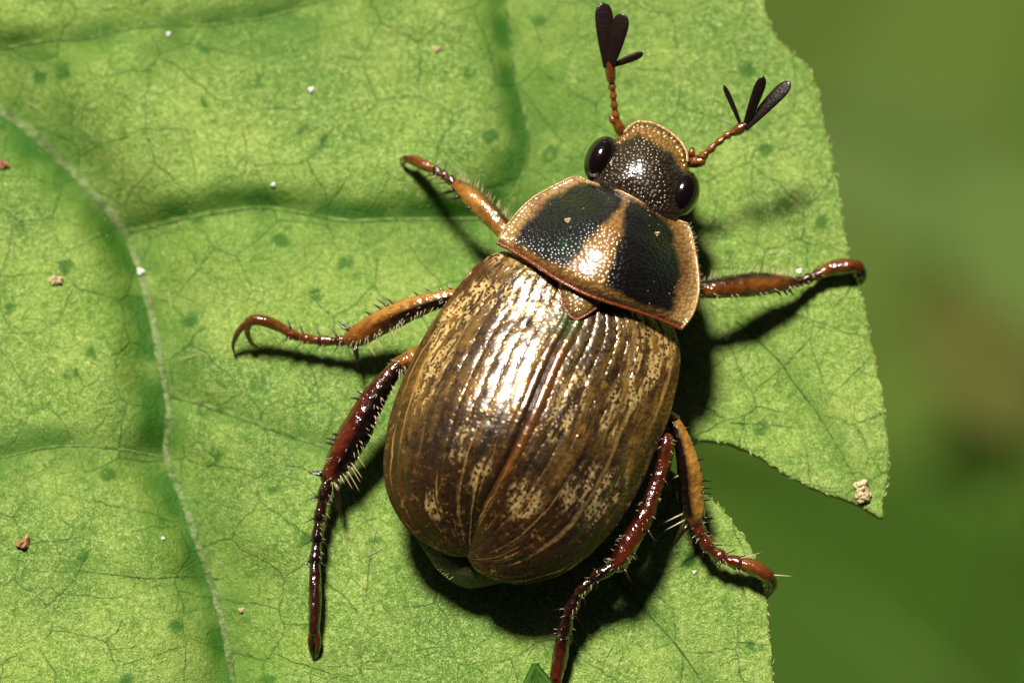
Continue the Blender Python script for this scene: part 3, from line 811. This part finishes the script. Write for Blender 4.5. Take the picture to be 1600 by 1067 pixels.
def hairs(lines, parent, n, length, side=None, mat=M_hair, name='leg_hairs'):
    geo = []
    for line in lines:
        pos, tan, sd, upv, rad = line; m = len(pos)
        for k in range(n):
            i = random.randrange(1, m - 1); q = random.uniform(0, 6.28)
            if side: q = (0 if side > 0 else math.pi) + random.uniform(-.9, .9)
            d = sd[i] * math.cos(q) + upv[i] * abs(math.sin(q)) ; b = pos[i] + d * rad[i] * .92
            e = b + (d + tan[i] * random.uniform(.0, .9)) * length * S * random.uniform(.5, 1.3)
            geo.append(cone_geo(b, e, .6 * S, 4, random.uniform(-.12, .12)))
    v, f = join_geo(geo); return tag(mesh_obj(name, v, f, mat, parent), kind='stuff')
def tarsus(nodes, parent, cols, spin=True, last_from=None):
    """nodes rows (px, py, z, r); each pair of neighbours is one flared segment"""
    lines = []
    for k in range(len(nodes) - 1):
        a, b = np.array(nodes[k], float), np.array(nodes[k + 1], float)
        mid = (a + b) / 2
        ra, rb = a[3], b[3]
        ctrl = [(*a[:3], ra * .72), (*(a * .7 + b * .3)[:3], (ra * .7 + rb * .3) * .80), (*(a * .2 + b * .8)[:3], rb * 1.04), (*b[:3], rb * .92)]
        o, ln = tube('tarsal_segment', ctrl, M_shell, parent, n=14, sides=14, colf=flat_col(cols[0] if k % 1 == 0 else cols[1], cols[1]))
        lines.append(ln)
        if spin:
            for s_ in (-1, 1): spine(ln, .92, s_, 13 + 4 * random.random(), .75, parent, r=1.7)
    hairs(lines, parent, 6, 8)
    return lines
def claw(ctrl, parent, col=(RED, BLK)):
    o, _ = tube('claw', ctrl, M_shell, parent, n=22, sides=10, colf=flat_col(*col)); return o
def leg(first, label=None):
    e = empty('leg', tuple(P(first[0], first[1], first[2])), beetle)
    if label: e['label'] = label
    return e

# left fore leg
L = leg((800, 372, .17))
tube('femur', [(850, 400, .16, 14), (815, 385, .17, 15), (796, 368, .17, 12)], M_shell, L, colf=flat_col(AMB, TAN))
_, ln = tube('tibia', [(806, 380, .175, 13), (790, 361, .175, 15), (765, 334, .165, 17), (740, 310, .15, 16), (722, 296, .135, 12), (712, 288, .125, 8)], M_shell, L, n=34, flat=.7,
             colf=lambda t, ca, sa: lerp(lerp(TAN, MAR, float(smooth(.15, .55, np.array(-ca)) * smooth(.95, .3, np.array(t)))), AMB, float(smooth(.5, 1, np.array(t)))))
for t, s_, q in ((.55, 1, 12), (.75, 1, 16), (.92, 1, 20)): spine(ln, t, s_, q, .6, L, r=3.5)
hairs([ln], L, 80, 15, side=-1)
tl = tarsus([(714, 290, .125, 9), (702, 280, .115, 7.5), (691, 272, .105, 7.5), (680, 266, .095, 8)], L, (RED, MAR))
_, ln = tube('tarsal_segment', [(681, 266, .095, 6), (668, 260, .085, 8.5), (655, 254, .07, 9), (643, 249, .055, 8)], M_shell, L, colf=flat_col(AMB, RED))
claw([(643, 249, .055, 5), (634, 246, .05, 3.6), (627, 249, .03, 2.4), (625, 255, .004, .7)], L)
claw([(642, 250, .055, 5), (633, 252, .04, 3.4), (630, 258, .02, 2), (632, 264, .002, .7)], L)

# left middle leg
L = leg((710, 462, .2))
tube('femur', [(770, 470, .13, 20), (735, 462, .17, 18), (706, 464, .19, 12)], M_shell, L, colf=flat_col(MAR, AMB))
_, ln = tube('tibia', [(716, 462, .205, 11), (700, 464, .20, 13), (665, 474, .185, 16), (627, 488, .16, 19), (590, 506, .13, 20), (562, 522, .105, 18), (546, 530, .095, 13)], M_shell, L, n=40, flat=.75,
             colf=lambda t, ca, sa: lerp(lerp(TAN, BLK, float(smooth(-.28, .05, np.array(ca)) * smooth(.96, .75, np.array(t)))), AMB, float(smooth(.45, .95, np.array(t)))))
for t, q in ((.12, 9), (.2, 9), (.28, 10), (.36, 11), (.52, 16), (.56, 20), (.6, 16), (.68, 12), (.95, 22), (.92, 18)): spine(ln, t, -1, q, .75, L, r=2.4)
for t, q in ((.97, 34), (.94, 28)): spine(ln, t, 1, q, .25, L, r=3.2, up=-.1, name='spur')
for t, q in ((.72, 24), (.80, 26), (.6, 18)): spine(ln, t, 1, q, -.05, L, M_spine_pale, r=1.4)
hairs([ln], L, 50, 13, side=1); hairs([ln], L, 40, 7)
tarsus([(550, 530, .09, 9), (527, 533, .08, 8.5), (500, 532, .072, 8.5), (473, 528, .07, 8.5), (452, 521, .075, 8.5)], L, (AMB, RED))
tube('tarsal_segment', [(453, 521, .075, 6), (440, 512, .085, 8), (420, 503, .095, 9), (402, 499, .095, 9), (389, 502, .088, 8)], M_shell, L, colf=flat_col(AMB, AMB))
claw([(391, 502, .088, 6), (379, 510, .07, 5.5), (369, 524, .045, 4.5), (364, 540, .02, 3), (367, 556, .0, .7)], L, (AMB, MAR))
claw([(390, 504, .086, 6), (386, 517, .065, 5), (391, 532, .04, 4), (399, 541, .018, 2.6), (409, 546, .0, .7)], L, (AMB, MAR))

# left hind leg
L = leg((641, 563, .17))
tube('femur', [(700, 560, .13, 24), (660, 558, .15, 20), (640, 562, .165, 15), (622, 570, .175, 12)], M_shell, L, colf=flat_col(TAN, AMB))
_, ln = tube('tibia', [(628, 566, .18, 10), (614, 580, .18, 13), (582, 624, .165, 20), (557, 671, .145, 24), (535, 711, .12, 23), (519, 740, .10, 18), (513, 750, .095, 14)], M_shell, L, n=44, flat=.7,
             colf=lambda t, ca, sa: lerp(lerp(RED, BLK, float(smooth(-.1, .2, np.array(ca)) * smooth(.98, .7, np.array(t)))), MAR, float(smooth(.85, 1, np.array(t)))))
for t, q in ((.33, 10), (.36, 12), (.60, 15), (.63, 12), (.57, 10), (.90, 14), (.94, 18), (.97, 16)): spine(ln, t, -1, q, .5, L, r=3)
for t, q in ((.42, 18), (.62, 22), (.68, 26), (.74, 34), (.78, 24), (.7, 28)): spine(ln, t, 1, q, .55, L, M_spine_pale, r=1.4)
for t, q in ((.93, 52), (.98, 34)): spine(ln, t, 1, q, 1.3, L, r=4.2, up=-.15, name='spur')
hairs([ln], L, 70, 10, side=1); hairs([ln], L, 40, 7)
tarsus([(513, 748, .095, 12), (504, 779, .085, 10.5), (498, 812, .075, 9.5), (495, 845, .068, 9.5), (492, 878, .063, 9.5)], L, (MAR, BLK))
tube('tarsal_segment', [(492, 876, .063, 7), (492, 900, .062, 9.5), (492, 935, .058, 10), (491, 968, .052, 9.5), (490, 988, .046, 8)], M_shell, L, colf=flat_col(MAR, MAR), n=32)
claw([(493, 984, .045, 6), (497, 1000, .036, 4.6), (496, 1016, .022, 3), (491, 1031, .001, .7)], L)
claw([(488, 984, .045, 6), (485, 1000, .036, 4.6), (486, 1016, .022, 3), (489, 1030, .001, .7)], L)

# right fore leg
L = leg((1088, 452, .17))
tube('femur', [(1050, 470, .14, 16), (1080, 456, .16, 14), (1096, 452, .165, 12)], M_shell, L, colf=flat_col(AMB, AMB))
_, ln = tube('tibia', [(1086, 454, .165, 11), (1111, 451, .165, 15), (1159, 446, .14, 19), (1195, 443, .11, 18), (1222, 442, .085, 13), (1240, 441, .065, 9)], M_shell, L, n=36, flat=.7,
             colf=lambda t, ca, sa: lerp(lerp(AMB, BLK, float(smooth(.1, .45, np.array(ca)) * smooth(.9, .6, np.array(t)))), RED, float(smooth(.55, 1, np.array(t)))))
for t, q in ((.72, 10), (.8, 10), (.88, 12)): spine(ln, t, -1, q, .5, L, r=3)
hairs([ln], L, 60, 14, side=1)
hairs([ln], L, 14, 10, side=-1)
tarsus([(1238, 441, .065, 9), (1251, 440, .05, 8.5), (1266, 434, .04, 9), (1281, 428, .035, 9.5)], L, (RED, MAR), spin=False)
tube('tarsal_segment', [(1279, 429, .035, 8), (1292, 422, .034, 11.5), (1310, 417, .036, 13), (1330, 416, .036, 12), (1342, 418, .030, 10.5)], M_shell, L, colf=flat_col(AMB, RED), n=30)
claw([(1341, 418, .03, 9), (1347, 426, .02, 7.5), (1348, 436, .005, 5), (1344, 446, -.02, 1)], L, (MAR, MAR))
claw([(1339, 420, .028, 8), (1342, 430, .018, 6), (1340, 438, .005, 4), (1334, 444, -.008, 1)], L, (MAR, BLK))

# right middle leg
L = leg((1050, 655, .18))
tube('femur', [(990, 640, .13, 22), (1025, 645, .16, 20), (1052, 658, .185, 12)], M_shell, L, colf=flat_col(MAR, MAR))
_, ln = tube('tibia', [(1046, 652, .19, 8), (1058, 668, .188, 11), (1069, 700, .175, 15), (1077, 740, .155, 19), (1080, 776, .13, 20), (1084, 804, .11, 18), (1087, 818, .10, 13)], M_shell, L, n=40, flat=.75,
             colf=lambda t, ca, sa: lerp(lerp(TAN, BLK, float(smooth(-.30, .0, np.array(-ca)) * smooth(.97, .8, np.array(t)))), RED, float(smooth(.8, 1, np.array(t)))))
for t, q in ((.2, 10), (.32, 10), (.42, 12), (.55, 15), (.60, 16), (.64, 15), (.70, 14), (.92, 14), (.95, 16)): spine(ln, t, 1, q, .25, L, r=2.4)
for t, q in ((.80, 36), (.88, 32), (.5, 14)): spine(ln, t, -1, q, .3, L, M_spine_pale, r=1.5)
spine(ln, .97, -1, 38, .9, L, r=4, up=-.1, name='spur')
tarsus([(1087, 814, .10, 12), (1094, 834, .09, 11), (1108, 856, .08, 10.5), (1130, 872, .07, 10.5), (1156, 880, .066, 11)], L, (RED, RED))
tube('tarsal_segment', [(1154, 879, .066, 8), (1170, 883, .065, 12), (1187, 891, .062, 13), (1200, 900, .055, 12)], M_shell, L, colf=flat_col(AMB, RED), n=26)
claw([(1199, 900, .055, 10), (1207, 910, .04, 8), (1205, 922, .02, 5), (1197, 936, -.005, 1)], L, (RED, MAR))
claw([(1196, 904, .05, 8), (1201, 913, .035, 6), (1198, 922, .018, 4), (1191, 929, .0, 1)], L, (MAR, MAR))
geo = [cone_geo(P(1158, 872, .075), P(1192, 862, .10), 1.1 * S, 5), cone_geo(P(1205, 898, .06), P(1242, 900, .07), 1.1 * S, 5)]
v, f = join_geo(geo); tag(mesh_obj('leg_hairs', v, f, M_hair, L), kind='stuff')

# right hind leg
L = leg((1042, 690, .17))
tube('femur', [(970, 690, .11, 26), (1010, 690, .16, 22), (1036, 692, .20, 14)], M_shell, L, colf=flat_col(BLK, MAR))
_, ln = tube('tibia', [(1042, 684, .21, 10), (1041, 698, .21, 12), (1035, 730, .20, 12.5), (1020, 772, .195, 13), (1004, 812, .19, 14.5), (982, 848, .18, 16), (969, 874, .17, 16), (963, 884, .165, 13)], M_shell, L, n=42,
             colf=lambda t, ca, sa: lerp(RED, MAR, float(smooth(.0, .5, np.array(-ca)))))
for t, s_, q in ((.2, -1, 9), (.35, 1, 9), (.5, -1, 10), (.60, 1, 24), (.7, -1, 12), (.75, 1, 14), (.95, 1, 22), (.92, -1, 14)): spine(ln, t, s_, q, .6, L, r=2.6)
hairs([ln], L, 50, 7)
tarsus([(962, 884, .165, 13), (930, 899, .155, 11), (905, 924, .135, 11.5), (889, 956, .11, 12), (880, 992, .08, 12)], L, (BLK, MAR))
tube('tarsal_segment', [(881, 990, .08, 9), (877, 1010, .068, 12), (873, 1035, .054, 12), (869, 1056, .045, 10)], M_shell, L, colf=flat_col(BLK, RED), n=26)
claw([(869, 1054, .045, 8), (860, 1068, .04, 6), (852, 1080, .03, 4), (850, 1092, .015, 1)], L, (RED, MAR))
claw([(871, 1056, .045, 8), (872, 1072, .035, 5), (868, 1085, .025, 4), (862, 1096, .012, 1)], L, (RED, MAR))

# --- antennae
def lamella(parent, b, t, half, zb, zt, edge=0.2):
    """flat club leaf: thin lens-shaped paddle from base to tip"""
    B, T = P(b[0], b[1], zb), P(t[0], t[1], zt); ax = T - B; Lg = np.linalg.norm(ax); ax /= Lg
    sd = np.cross((0, 0, 1.0), ax); sd /= np.linalg.norm(sd); up = np.cross(ax, sd)
    sd2 = sd * math.cos(edge) + up * math.sin(edge); up2 = np.cross(ax, sd2)
    V, F = [], []; n, m = 24, 16
    for i in range(n):
        s = i / (n - 1)
        wd = half * 1.2 * S * max(.03, (.42 + .58 * math.sin(min(1, s * 1.25) * math.pi / 2)) * (1 - max(0, (s - .72) / .28) ** 2.6) ** .5)
        th = min(3.2, half * .5) * S * max(.1, math.sin(math.pi * (.08 + .87 * s)) ** .5)
        c = B + ax * Lg * s + up2 * .02 * Lg * math.sin(s * 3)
        for j in range(m):
            q = 2 * math.pi * j / m; V.append(c + sd2 * wd * math.cos(q) + up2 * th * math.sin(q))
    for i in range(n - 1):
        for j in range(m):
            k = (j + 1) % m; F.append((i * m + j, i * m + k, (i + 1) * m + k, (i + 1) * m + j))
    F.append(tuple(range(m))[::-1]); F.append(tuple((n - 1) * m + j for j in range(m)))
    return mesh_obj('club_lamella', V, F, M_lamella, parent)
def antenna(base, scape, knob, beads, cup, lams):
    e = empty('antenna', tuple(P(*base)), beetle)
    tube('scape', scape, M_amber, e, colf=flat_col(RED, AMB), n=20)
    tube('scape', knob, M_amber, e, colf=flat_col(AMB, AMB), n=10)
    for a, b in zip(beads[:-1], beads[1:]):
        a, b = np.array(a, float), np.array(b, float); m_ = (a + b) / 2
        tube('antenna_segment', [(*a[:3], a[3] * .62), (*m_[:3], (a[3] + b[3]) / 2 * 1.05), (*b[:3], b[3] * .72)], M_amber, e, colf=flat_col(AMB, AMB), n=12, sides=12)
    tube('club_base', cup, M_amber, e, colf=flat_col(AMB, RED), n=14)
    for l_ in lams: lamella(e, *l_)
antenna((972, 207, .19), [(976, 212, .19, 7), (970, 203, .20, 9), (962, 188, .215, 7)], [(962, 192, .215, 5), (957, 187, .22, 6), (954, 183, .225, 3)],
        [(963, 188, .215, 7), (961, 173, .23, 6), (959, 158, .245, 5.5), (958, 143, .26, 5.5), (956, 130, .27, 6.5), (954, 117, .285, 8)],
        [(955, 122, .28, 7), (954, 112, .29, 8.5), (953, 102, .30, 7), (953, 95, .305, 5)],
        [((949, 106), (942, 4), 12, .30, .36, .15), ((954, 104), (974, 21), 11.5, .305, .37, -.2), ((955, 104), (1005, 83), 5.5, .295, .32, .5)])
antenna((1077, 252, .19), [(1070, 250, .19, 6), (1080, 253, .20, 9.5), (1094, 251, .215, 9.5), (1097, 246, .22, 6)], [(1082, 246, .21, 5), (1081, 238, .22, 5.5), (1082, 232, .225, 3)],
        [(1093, 249, .215, 8), (1104, 239, .23, 7), (1117, 227, .24, 6), (1130, 216, .25, 6), (1142, 208, .26, 6.5), (1153, 203, .27, 8)],
        [(1146, 207, .265, 7), (1153, 203, .275, 9), (1160, 198, .28, 8), (1165, 195, .285, 5)],
        [((1159, 200), (1130, 133), 4.6, .28, .33, .6), ((1163, 200), (1193, 119), 7.5, .28, .36, .3), ((1164, 202), (1235, 128), 9.5, .28, .33, -.2)])

# fine hairs fringing the beetle's body
geo = []
def fringe(line, z, n, L, out):
    c = arclen(np.array(line, float), n + 2)
    for i in range(1, n + 1):
        t = c[min(i + 1, n + 1)] - c[i - 1]; t = t / (np.linalg.norm(t) + 1e-9); nm = np.array((t[1], -t[0])) * out
        l_ = L * random.uniform(.5, 1.2); zz = z if not callable(z) else z(i / n)
        b = P(c[i, 0], c[i, 1], zz); e = P(c[i, 0] + (nm[0] + t[0] * random.uniform(-.3, .8)) * l_, c[i, 1] + (nm[1] + t[1] * random.uniform(-.3, .8)) * l_, zz + random.uniform(-.01, .015))
        geo.append(cone_geo(b, e, .6 * S, 4, random.uniform(-.15, .15)))
fringe(RIM_L[1:], .175, 46, 12, 1); fringe(RIM_R[1:14], .175, 40, 12, -1)
fringe(PR_LEFT, .26, 36, 8, -1); fringe(PR_RIGHT, .26, 36, 8, -1)
fringe([h[:2] for h in HEAD[1:10]], .21, 30, 7, -1)
fringe([(640, 822), (660, 855), (682, 888), (705, 908)], .12, 22, 18, 1)
v, f = join_geo(geo); tag(mesh_obj('body_hairs', v, f, M_hair, beetle), kind='stuff')

# fine dust caught on the wing cases and thorax
def dust(spots, mat, parent, name='dust'):
    geo = []
    for p, r in spots:
        v, f = cone_geo(np.array(p) - (0, 0, r * .3), np.array(p) + np.array((random.uniform(-.4, .4), random.uniform(-.4, .4), .9)) * r, r, 6); geo.append((v, f))
    v, f = join_geo(geo); return tag(mesh_obj(name, v, f, mat, parent), kind='stuff')
def on_mesh(obj, n, rmin, rmax, test=None):
    vs = obj.data.vertices; out = []
    while len(out) < n:
        c = vs[random.randrange(len(vs))].co
        if test is None or test(c): out.append((tuple(c), random.uniform(rmin, rmax) * S))
    return out
for o_ in [c for c in beetle.children if c.name.split('.')[0] in ('elytron', 'pronotum')]:
    dust(on_mesh(o_, 34, .7, 1.7), M_cream, o_)
ZK = 1.0
ex0, ex1 = P(0, 1067, 0), P(1390, 0, 0)
dust(on_mesh(blade, 420, .6, 1.5, lambda c: ex0[0] < c.x < ex1[0] and ex0[1] < c.y < ex1[1]), M_cream, leaf)
# ------------------------------------------------------------------ grains and crumbs
def crumb(name, px, py, r, mat, label, group=None, z=None, cat='grain', lumps=1, stretch=1.0):
    r *= .82
    V, F = [], []; nu, nv = 18, 12
    rs = random.Random(int(px * 7 + py))
    zz = (ztop(px, py) if z is None else z)
    c = P(px, py, zz) if z is not None else leaf_pt(np.array([px]), np.array([py]))[0]
    off = 0
    for q in range(lumps):
        cc = np.array(c) + (np.array((rs.uniform(-1, 1), rs.uniform(-1, 1), rs.uniform(0, .4))) * r * S * .8 if lumps > 1 else 0)
        rr = r * S * (1 if lumps == 1 else rs.uniform(.45, .8)); rot = rs.uniform(0, 3.1)
        for i in range(nv + 1):
            t = math.pi * i / nv
            for j in range(nu):
                p = 2 * math.pi * j / nu
                k = 1 + .22 * math.sin(3 * p + rot) * math.sin(t) + .16 * math.sin(5 * t + rot * 2 + 2 * p)
                x, y = math.sin(t) * math.cos(p) * stretch, math.sin(t) * math.sin(p)
                V.append(cc + rr * k * np.array((x * math.cos(rot) - y * math.sin(rot), x * math.sin(rot) + y * math.cos(rot), .75 * math.cos(t) + .45)))
        for i in range(nv):
            for j in range(nu):
                k = (j + 1) % nu; F.append((off + i * nu + j, off + (i + 1) * nu + j, off + (i + 1) * nu + k, off + i * nu + k))
        off += nu * (nv + 1)
    return tag(mesh_obj(name, V, F, mat), label, cat, group)
WG = 'white grains on the leaf'
crumb('grain', 486, 140, 5, M_white, 'bright round white grain alone on the open blade between top vein and side vein')
crumb('grain', 217, 411, 6, M_white, 'oblong white grain lying on the pale midrib', stretch=1.3)
crumb('grain', 427, 289, 4, M_white, 'small white grain just above the side vein')
crumb('grain', 1134, 528, 4.5, M_white, 'oblong white grain in the shadow of the right fore leg', stretch=1.5)
crumb('grain', 263, 51, 4, M_white, 'tiny white grain beside the top side vein')
crumb('grain', 1085, 894, 3.5, M_white, 'tiny white grain between the right middle and hind feet')
crumb('grain', 1249, 424, 5, M_white, 'white grain touching the right fore foot', z=.058 * .8)
crumb('grain', 254, 838, 3, M_white, 'tiny pale grain left of the lower midrib', z=None)
crumb('grain', 682, 76, 5, M_cream, 'cream grain lying on the blade left of the curved side vein', stretch=1.4)
crumb('grain', 376, 946, 4.5, M_cream, 'cream grain beside the lower midrib', stretch=1.2)
crumb('grain', 887, 345, 5, M_cream, 'pale grain stuck on the left dark thorax patch', z=.392 * .8)
crumb('grain', 1027, 366, 4.5, M_cream, 'pale grain stuck on the right dark thorax patch', z=.345 * .8)
crumb('crumb', 3, 254, 9, M_brown, 'brown crumb on the leaf left of the upper midrib', cat='crumb', stretch=1.3)
crumb('crumb', 37, 849, 10, M_brown, 'orange brown crumb on the lower left blade', cat='crumb', stretch=1.3)
crumb('crumb', 1352, 768, 16, M_cream, 'cream and brown crumbly scab at the tip of the leaf lobe', cat='crumb', lumps=9)
crumb('crumb', 88, 440, 9, M_cream, 'flat pale crumb cluster on the blade left of the midrib', cat='crumb', lumps=5)
